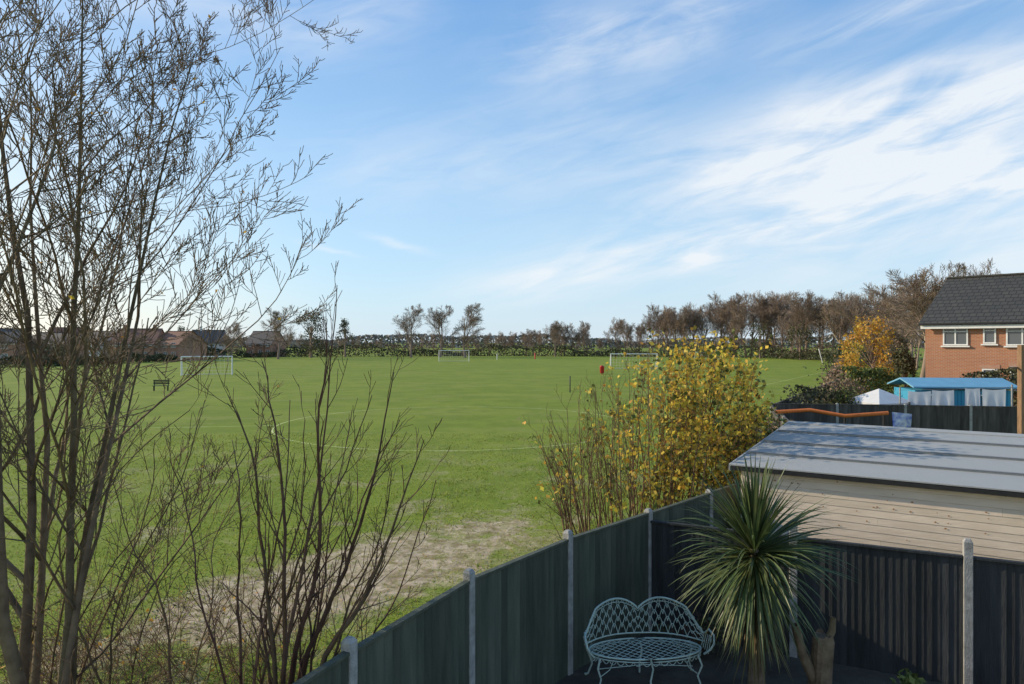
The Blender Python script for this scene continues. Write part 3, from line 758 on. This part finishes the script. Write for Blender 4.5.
# ---------------------------------------------------------------- distant trees
def variant(i, H0, spread, maxd=4):
    rr = random.Random(100+i); out = []; tips = []
    grow(rr, Vector((0, 0, 0)), Vector((rr.gauss(0, .04), rr.gauss(0, .04), 1)), H0*.62, .20, 0, maxd, out, tips, up=.03, jit=.10, ang=(.35, spread), nch=(6, 8), ratio=(.52, .68), seg=6, rmin=.011, start=.26)
    v, f = tubes_np(out); h = np.percentile(v[:, 2], 99.9); v = v*(10.0/h)
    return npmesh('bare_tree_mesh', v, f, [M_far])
VARS = [variant(i, 10, s) for i, s in enumerate((.85, .75, .95, .8, .9, .7))]
def place(parent, px, D, topy, wf=1.0, vi=None, name='tree'):
    h = 4.3+(HY-topy)/F*D; s = h/10.0
    o = bpy.data.objects.new(name, VARS[vi if vi is not None else R.randrange(len(VARS))]); o.location = HX(px, D); o.scale = (s*wf, s*wf, s); o.rotation_euler = (0, 0, R.uniform(0, 6.28))
    return link(o, parent)
def top_profile(x):
    return np.interp(x, [0, 200, 260, 340, 390, 480, 520, 560, 600, 635, 650, 700, 735, 770, 830, 870, 920], [336, 334, 334, 340, 342, 336, 330, 323, 322, 317, 307, 300, 291, 291, 295, 290, 296])
tl = empty('distant_treeline')
x = 480.0
while x < 925:
    D = float(np.interp(x, [480, 650, 780, 850, 925], [215, 205, 185, 150, 100]))
    for dep in (0, 14) if x > 630 else (0, 12):
        place(tl, x+R.uniform(-5, 5), D+dep+R.uniform(-4, 6), float(top_profile(x))+(R.uniform(-3, 5) if R.random() < .6 else R.uniform(6, 18)), R.uniform(.75, 1.05))
    x += R.uniform(8, 13) if x > 640 else R.uniform(9, 15)
x = 170.0
while x < 480:
    place(tl, x, 215+R.uniform(-8, 20), float(top_profile(x))-R.uniform(-3, 6), 1.0); x += R.uniform(9, 18)
x = -30.0
while x < 250:
    place(tl, x, 118+R.uniform(-5, 20) if x < 90 else 150+R.uniform(-5, 5), 336+R.uniform(-6, 4), 1.0); x += R.uniform(22, 40)
for (px, D, ty, wf, vi) in ((411, 190, 303, 1.25, 0), (440, 192, 304, 1.15, 2), (465, 188, 303, 1.25, 4), (278, 170, 305, 1.2, 0), (923, 78, 261, 1.2, 2), (968, 66, 259, .9, 0), (905, 92, 280, 1.2, 4), (940, 70, 270, 1.1, 3), (555, 195, 322, .7, 1), (232, 185, 321, .9, 3)):
    place(None, px, D, ty, wf, vi, 'bare_tree')

def leafmass(name, pts, size, m, seed=1):
    rng = np.random.default_rng(seed); v, f = leaves_np(pts, size, rng, .8)
    return link(bpy.data.objects.new(name, npmesh(name, v, f, [m])))
def hedge_pts(line, n, h, w, seed, var=.35, freq=.25):
    rng = np.random.default_rng(seed); L = np.array(line, dtype=float); seg = np.linalg.norm(np.diff(L[:, :2], axis=0), axis=1); cum = np.concatenate([[0], np.cumsum(seg)])
    s = rng.random(n)*cum[-1]; x = np.interp(s, cum, L[:, 0]); y = np.interp(s, cum, L[:, 1])
    hh = h*(1+var*(np.sin(s*freq+seed)*.5+np.sin(s*freq*2.7+2*seed)*.3+np.sin(s*freq*7.1)*.2))
    z = hh*(1-rng.random(n)**1.6*.98)
    k = np.sqrt(np.clip(1-(z/hh)**3, .12, 1))
    x += rng.normal(0, .5, n)*w*k; y += rng.normal(0, .5, n)*w*k
    return np.stack([x, y, z], 1)
def HL(*a): return [HX(p, D)[:2] for p, D in a]
leafmass('hedgerow', hedge_pts(HL((200, 185), (330, 200), (480, 208), (640, 200)), 8000, 2.4, 2.2, 3, .7, .12), .5, M_leafd, 2)
leafmass('hedgerow', hedge_pts(HL((200, 187), (330, 202), (480, 210), (640, 202)), 6000, 3.0, 2.2, 13, .6, .15), .45, M_leafb, 12)
leafmass('hedgerow', hedge_pts(HL((630, 198), (760, 184), (850, 148), (900, 110)), 7000, 2.6, 3.0, 5, .7, .10), .45, M_leafd, 3)
leafmass('hedgerow', hedge_pts(HL((640, 205), (760, 190), (850, 156), (905, 118)), 7000, 3.6, 4.0, 6, .7, .09), .4, M_leafb, 4)
leafmass('hedgerow', hedge_pts(HL((-60, 108), (60, 122), (120, 138), (215, 172)), 9000, 1.5, 1.6, 7, .5, .2), .4, M_leafd, 5)
leafmass('hedgerow', hedge_pts([(34, 70), (46, 92), (60, 122), (72, 150)], 8000, 3.2, 2.4, 8, .4, .2), .35, M_leafd, 6)
leafmass('hedgerow', hedge_pts([(22.5, 47), (28, 58), (34, 70)], 5000, 2.0, 1.3, 9, .4, .3), .22, M_leafb, 7)
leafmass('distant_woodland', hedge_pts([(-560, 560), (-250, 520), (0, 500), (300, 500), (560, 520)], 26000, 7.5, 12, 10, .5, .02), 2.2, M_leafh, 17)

def evergreen(name, px, D, topy, basez, wpx, m, seed, n=2600, size=.4, shape='round', loose=False):
    rng = np.random.default_rng(seed); rr = random.Random(seed); h = 4.3+(HY-topy)/F*D; w = wpx/F*D/2
    k = 60 if loose else 34; cz = rng.uniform(basez, h*.96, k); tt = (cz-basez)/(h-basez)
    rad = w*(np.sqrt(np.clip(1-(2*tt-1)**2, .05, 1)) if shape == 'round' else (1.05-tt))
    a = rng.uniform(0, 6.28, k); q = (rng.random(k)**.5 if loose else .75); cen = np.stack([rad*q*np.cos(a), rad*q*np.sin(a), cz], 1)
    P = cen[rng.integers(0, k, n)]+rng.normal(0, .10 if loose else .12, (n, 3))*np.array([w, w, (h-basez)*.5])
    lv = leaves_np(P, size, rng, .7)
    T = [([(0, 0, 0), (.1, 0, h*.5), (0, 0, h*.92)], [.03*h, .018*h, .01], 7)]
    for i in range(k):
        b = (0, 0, max(basez*.6, cz[i]*.6)); T.append(([b, tuple((np.array(b)+cen[i])/2+np.array([0, 0, .1])), tuple(cen[i])], [.008*h, .005*h, .01], 4))
    tv = tubes_np(T)
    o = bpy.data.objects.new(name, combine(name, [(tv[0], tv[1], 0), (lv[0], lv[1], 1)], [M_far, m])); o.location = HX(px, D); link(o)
evergreen('evergreen_tree', 311, 185, 311, 1.5, 36, M_leafd, 41)
evergreen('pine_tree', 345, 195, 319, 5.0, 22, M_leafd, 42, n=900, shape='cone')
evergreen('evergreen_tree', 183, 178, 327, 1, 14, M_leafd, 43, n=900)
evergreen('evergreen_tree', 760, 178, 324, 1, 24, M_leafd, 44, n=1000)
evergreen('evergreen_tree', 800, 165, 322, 1, 26, M_leafd, 45, n=1000)
evergreen('evergreen_tree', 890, 85, 330, 0.5, 34, M_leafb, 47, n=2500, size=.3)
evergreen('autumn_tree', 872, 47, 320, .2, 60, M_leafo, 51, n=3400, size=.19, loose=True)
evergreen('autumn_tree', 856, 52, 345, .4, 26, M_leafy, 52, n=1300, size=.18, loose=True)
evergreen('conifer_shrub', 905, 44, 350, .2, 24, M_leafd, 53, n=2200, size=.18)
evergreen('evergreen_tree', 50, 124, 340, .8, 30, M_leafd, 48, n=1000)

# ---------------------------------------------------------------- neighbouring gardens
fence('boundary_fence', [(5.95, 14.15), (7.1, 16.8), (8.3, 19.6), (9.4, 23.5), (10.5, 27.5)], 1.7, 1.75, M_fencef)
fence('boundary_fence', [(10.5, 27.5), (13, 27.2), (15.5, 26.8), (17.8, 26.4), (20.2, 26.0), (22.6, 25.6)], 1.80, 1.86, M_fencef)
fence('boundary_fence', [(10.5, 27.5), (13.5, 32.3), (16.3, 37), (19.3, 41.6), (22.2, 46.3)], 1.75, 1.8, M_fencef)
fence('boundary_fence', [(15.5, 26.8), (18.3, 31.0), (21.3, 35.4)], 1.75, 1.8, M_fencef)
leafmass('garden_hedge', hedge_pts([(24, 35.8), (26.8, 32.6)], 4000, 2.75, .9, 12, .1, .6), .14, M_leafd, 8)
leafmass('garden_hedge', hedge_pts([(12.0, 29.2), (15.2, 30.5)], 1800, 2.1, .9, 13, .2, .6), .14, M_leafd, 9)
leafmass('garden_hedge', hedge_pts([(18.8, 38), (22.6, 40.5)], 4000, 2.6, 1.2, 14, .2, .6), .16, M_leafg, 10)
sh = empty('blue_summerhouse', HX(915, 31.0), -.12)
box('walls', (2.1, 1.2, 1.05), (4.1, 2.2, 2.1), M_blue, sh)
boxes('cover_boards', [((.12+i*.16, .09, 1.05), (.02, .03, 2.08), 0) for i in range(26)], M_blue, sh)
quadslab('roof', (-.15, -.2, 2.28), (4.35, -.2, 2.28), (4.35, 1.2, 2.62), (-.15, 1.2, 2.62), .07, M_bluel, sh)
quadslab('roof_rear', (-.15, 1.202, 2.62), (4.35, 1.202, 2.62), (4.35, 2.6, 2.28), (-.15, 2.6, 2.28), .07, M_bluel, sh)
boxes('window', [((.75, .06, 1.62), (.7, .05, .5), 0), ((3.3, .06, 1.62), (.9, .05, .5), 0)], M_glass, sh)
boxes('window_trim', [((.75, .045, z), (.8, .06, .06), 0) for z in (1.35, 1.89)]+[((3.3, .045, z), (1.0, .06, .06), 0) for z in (1.35, 1.89)], M_white, sh)
def laundry():
    e = empty('washing_line'); D = 28.6
    def sheet(px0, px1, y0, y1, m, nm, sd):
        rr = random.Random(sd); V = []; Fs = []; nx, nz = 16, 8
        a = W(px0, y0, D); b = W(px1, y0, D); zb = W(px0, y1, D).z
        for j in range(nz+1):
            for i in range(nx+1):
                t = i/nx; s = j/nz; p = a.lerp(b, t)
                V.append((p.x, p.y+math.sin(t*15+sd)*.05*s+math.sin(t*7)*.05*s, p.z+(zb-p.z)*s+.03*math.sin(t*9+sd)*s-.04*math.sin(math.pi*t)*(1-s)))
        for j in range(nz):
            for i in range(nx):
                k = j*(nx+1)+i; Fs.append((k, k+1, k+nx+2, k+nx+1))
        pymesh(nm, V, Fs, m, e, True)
    sheet(908, 931, 391, 407, M_sheet, 'sheet', 1); sheet(932, 954, 390, 406, M_sheet, 'sheet', 2)
    sheet(965, 980, 388, 407, M_sheet, 'towel', 3); sheet(982, 1006, 389, 408, M_sheet, 'pillowcase', 4)
    a = W(900, 390, D); b = W(1012, 387, D)
    T = [([tuple(a), tuple((a+b)/2+Vector((0, 0, -.03))), tuple(b)], [.008]*3, 4), ([(a.x, a.y, 0), (a.x, a.y, a.z+.1)], [.035]*2, 8), ([(b.x, b.y, 0), (b.x, b.y, b.z+.1)], [.035]*2, 8)]
    v, f = tubes_np(T); link(bpy.data.objects.new('line_and_posts', npmesh('line', v, f, [M_conc])), e)
laundry()
cn = empty('garden_canopy', HX(879, 29.5), .3)
s = .95; zt = 2.28; zb = 1.72
pymesh('canopy_roof', [(-s, -s, zb), (s, -s, zb), (s, s, zb), (-s, s, zb), (0, 0, zt), (-s, -s, zb-.16), (s, -s, zb-.16), (s, s, zb-.16), (-s, s, zb-.16)], [(0, 1, 4), (1, 2, 4), (2, 3, 4), (3, 0, 4), (0, 5, 6, 1), (1, 6, 7, 2), (2, 7, 8, 3), (3, 8, 5, 0)], M_sheet, cn)
v, f = tubes_np([([(a*s*.97, b*s*.97, 0), (a*s*.97, b*s*.97, zb)], [.02]*2, 6) for a in (-1, 1) for b in (-1, 1)])
link(bpy.data.objects.new('canopy_legs', npmesh('legs', v, f, [M_white])), cn)
of = empty('orange_play_rail')
v, f = tubes_np([([tuple(W(776, 412, 22)), tuple(W(810, 410, 22)), tuple(W(845, 416, 21.5)), tuple(W(888, 413, 21.5))], [.06]*4, 8)])
link(bpy.data.objects.new('rail', npmesh('rail', v, f, [M_orange])), of)
T = []
for px in (779, 845, 884):
    p = W(px, 414, 21.8); T.append(([(p.x, p.y, 0), (p.x, p.y, p.z)], [.04]*2, 6))
v, f = tubes_np(T); link(bpy.data.objects.new('rail_posts', npmesh('rail_posts', v, f, [M_black])), of)
pymesh('blue_banner', [tuple(W(892, 412, 21)), tuple(W(912, 414, 21)), tuple(W(911, 427, 21.05)), tuple(W(893, 428, 20.95))], [(3, 2, 1, 0)], mat('banner_cloth', (.06, .12, .45), (.7, .7, .72), 5, .8, detail=2))
o = box('timber_post', (0, 0, 0), (.16, .16, 4.2), M_timber, None, .3, .01); o.location = (W(1021, 0, 24).x, 24, 2.1)
box('post_arm', (-.25, 0, 1.3), (.6, .05, .05), M_timber, o, .3)

# ---------------------------------------------------------------- camera
cam = bpy.data.cameras.new('camera'); co = bpy.data.objects.new('camera', cam); link(co)
co.location = (0, 0, H); co.rotation_euler = (math.pi/2, 0, 0)
cam.sensor_width = 36; cam.lens = F/1024*36; cam.clip_start = .05; cam.clip_end = 9000
scene.camera = co

# ---------------------------------------------------------------- sky + sun
SAZ = math.radians(-72); SEL = math.radians(24)
sd = Vector((math.sin(SAZ)*math.cos(SEL), math.cos(SAZ)*math.cos(SEL), math.sin(SEL)))
sun = bpy.data.lights.new('sun', 'SUN'); sun.energy = 5.0; sun.angle = math.radians(.6); sun.color = (1, .85, .62)
so = bpy.data.objects.new('sun', sun); so.rotation_euler = sd.to_track_quat('Z', 'Y').to_euler(); so.location = (-30, 10, 30); link(so)
w = bpy.data.worlds.new('World'); scene.world = w; w.use_nodes = True
nt = w.node_tree; bg = nt.nodes['Background']
sky = nt.nodes.new('ShaderNodeTexSky'); sky.sky_type = 'NISHITA'; sky.sun_disc = False
sky.sun_elevation = SEL; sky.sun_rotation = SAZ; sky.air_density = 1.0; sky.dust_density = .8; sky.ozone_density = 2.0; sky.altitude = 100
tc = nt.nodes.new('ShaderNodeTexCoord'); sp = nt.nodes.new('ShaderNodeSeparateXYZ'); nt.links.new(tc.outputs['Generated'], sp.inputs[0])
az = MN(nt, 'ARCTAN2', sp.outputs[0], sp.outputs[1]); el = MN(nt, 'ARCSINE', sp.outputs[2])
elp = MN(nt, 'MAXIMUM', el, 0.0)
cb = nt.nodes.new('ShaderNodeCombineXYZ')
s1 = MN(nt, 'SUBTRACT', el, MN(nt, 'MULTIPLY', az, .2))
nt.links.new(MN(nt, 'MULTIPLY', az, 2.0), cb.inputs[0]); nt.links.new(MN(nt, 'MULTIPLY', s1, 6.0), cb.inputs[1])
n1 = NOISE(nt, cb.outputs[0], 2.2, 6, .6, .55)
cb2 = nt.nodes.new('ShaderNodeCombineXYZ'); nt.links.new(MN(nt, 'MULTIPLY', az, 4.0), cb2.inputs[0]); nt.links.new(MN(nt, 'MULTIPLY', s1, 20), cb2.inputs[1]); cb2.inputs[2].default_value = 3.3
n2 = NOISE(nt, cb2.outputs[0], 1.6, 6, 1.0, .6)
nw = NOISE(nt, cb.outputs[0], 1.1, 2, .3)
def band(a0, slope, width, lo, hi, amp, soft=.12):
    c = MN(nt, 'ADD', a0, MN(nt, 'MULTIPLY', az, slope))
    d = MN(nt, 'SUBTRACT', el, c); d = MN(nt, 'ADD', d, MN(nt, 'MULTIPLY', MN(nt, 'SUBTRACT', nw, .5), width*2.2))
    g = MN(nt, 'EXPONENT', MN(nt, 'MULTIPLY', MN(nt, 'POWER', MN(nt, 'ABSOLUTE', MN(nt, 'DIVIDE', d, width)), 2.0), -1.0))
    m = MN(nt, 'MULTIPLY', SS(nt, az, lo-soft, lo+soft), MN(nt, 'SUBTRACT', 1.0, SS(nt, az, hi-soft, hi+soft)))
    return MN(nt, 'MULTIPLY', MN(nt, 'MULTIPLY', g, m), amp)
bs = [band(.085, .17, .030, -.05, 3, 1.1, .15), band(.195, .13, .055, .26, 3, 1.1, .18), band(.40, .10, .055, .0, .32, .85), band(.33, .13, .025, .42, 3, .9),
      band(.12, .10, .11, .15, 3, .8, .3), band(.45, .0, .06, -.6, -.15, .6), band(.27, .12, .06, -.3, .2, .4)]
tot = bs[0]
for b_ in bs[1:]: tot = MN(nt, 'ADD', tot, b_)
tex = SS(nt, MN(nt, 'ADD', MN(nt, 'MULTIPLY', n1, .6), MN(nt, 'MULTIPLY', n2, .4)), .29, .68)
cl = MN(nt, 'MULTIPLY', tot, tex, clamp=True)
def wisp(a, e_, slope, ln, wd, amp):
    da = MN(nt, 'SUBTRACT', az, a); de = MN(nt, 'SUBTRACT', MN(nt, 'SUBTRACT', el, e_), MN(nt, 'MULTIPLY', da, slope))
    g = MN(nt, 'ADD', MN(nt, 'POWER', MN(nt, 'ABSOLUTE', MN(nt, 'DIVIDE', da, ln)), 2.0), MN(nt, 'POWER', MN(nt, 'ABSOLUTE', MN(nt, 'DIVIDE', MN(nt, 'ADD', de, MN(nt, 'MULTIPLY', MN(nt, 'SUBTRACT', n2, .5), .02)), wd)), 2.0))
    return MN(nt, 'MULTIPLY', MN(nt, 'EXPONENT', MN(nt, 'MULTIPLY', g, -1.0)), amp)
cl = MN(nt, 'ADD', cl, wisp(-.263, .131, -.20, .035, .0035, .4)); cl = MN(nt, 'ADD', cl, wisp(-.168, .142, -.24, .04, .006, .45))
nish = MIX(nt, 1.0, sky.outputs[0], (1.0, 1.35, 1.5), 'MULTIPLY')
air = MIX(nt, SS(nt, el, .02, .62), (2.9, 4.5, 6.0), (1.0, 2.45, 5.1))
base = MIX(nt, .68, nish, air)
hz = MN(nt, 'MULTIPLY', MN(nt, 'EXPONENT', MN(nt, 'MULTIPLY', elp, -8.0)), .74)
left = SS(nt, az, -.15, -1.0)
warm = MIX(nt, left, (5.0, 5.6, 6.1), (7.2, 6.5, 5.4))
c = MIX(nt, hz, base, warm)
glow = MN(nt, 'MULTIPLY', MN(nt, 'MULTIPLY', SS(nt, az, -.22, -.85), MN(nt, 'EXPONENT', MN(nt, 'MULTIPLY', elp, -4.0))), .8)
c = MIX(nt, glow, c, (8.4, 7.5, 5.9))
c = MIX(nt, MN(nt, 'MINIMUM', MN(nt, 'MULTIPLY', cl, .85), .85), c, (6.1, 6.3, 6.5))
nt.links.new(c, bg.inputs['Color']); bg.inputs['Strength'].default_value = .15
scene.view_settings.view_transform = 'Standard'; scene.view_settings.look = 'None'; scene.view_settings.exposure = 0
print('objects', len(bpy.data.objects), 'verts', sum(len(m.vertices) for m in bpy.data.meshes))
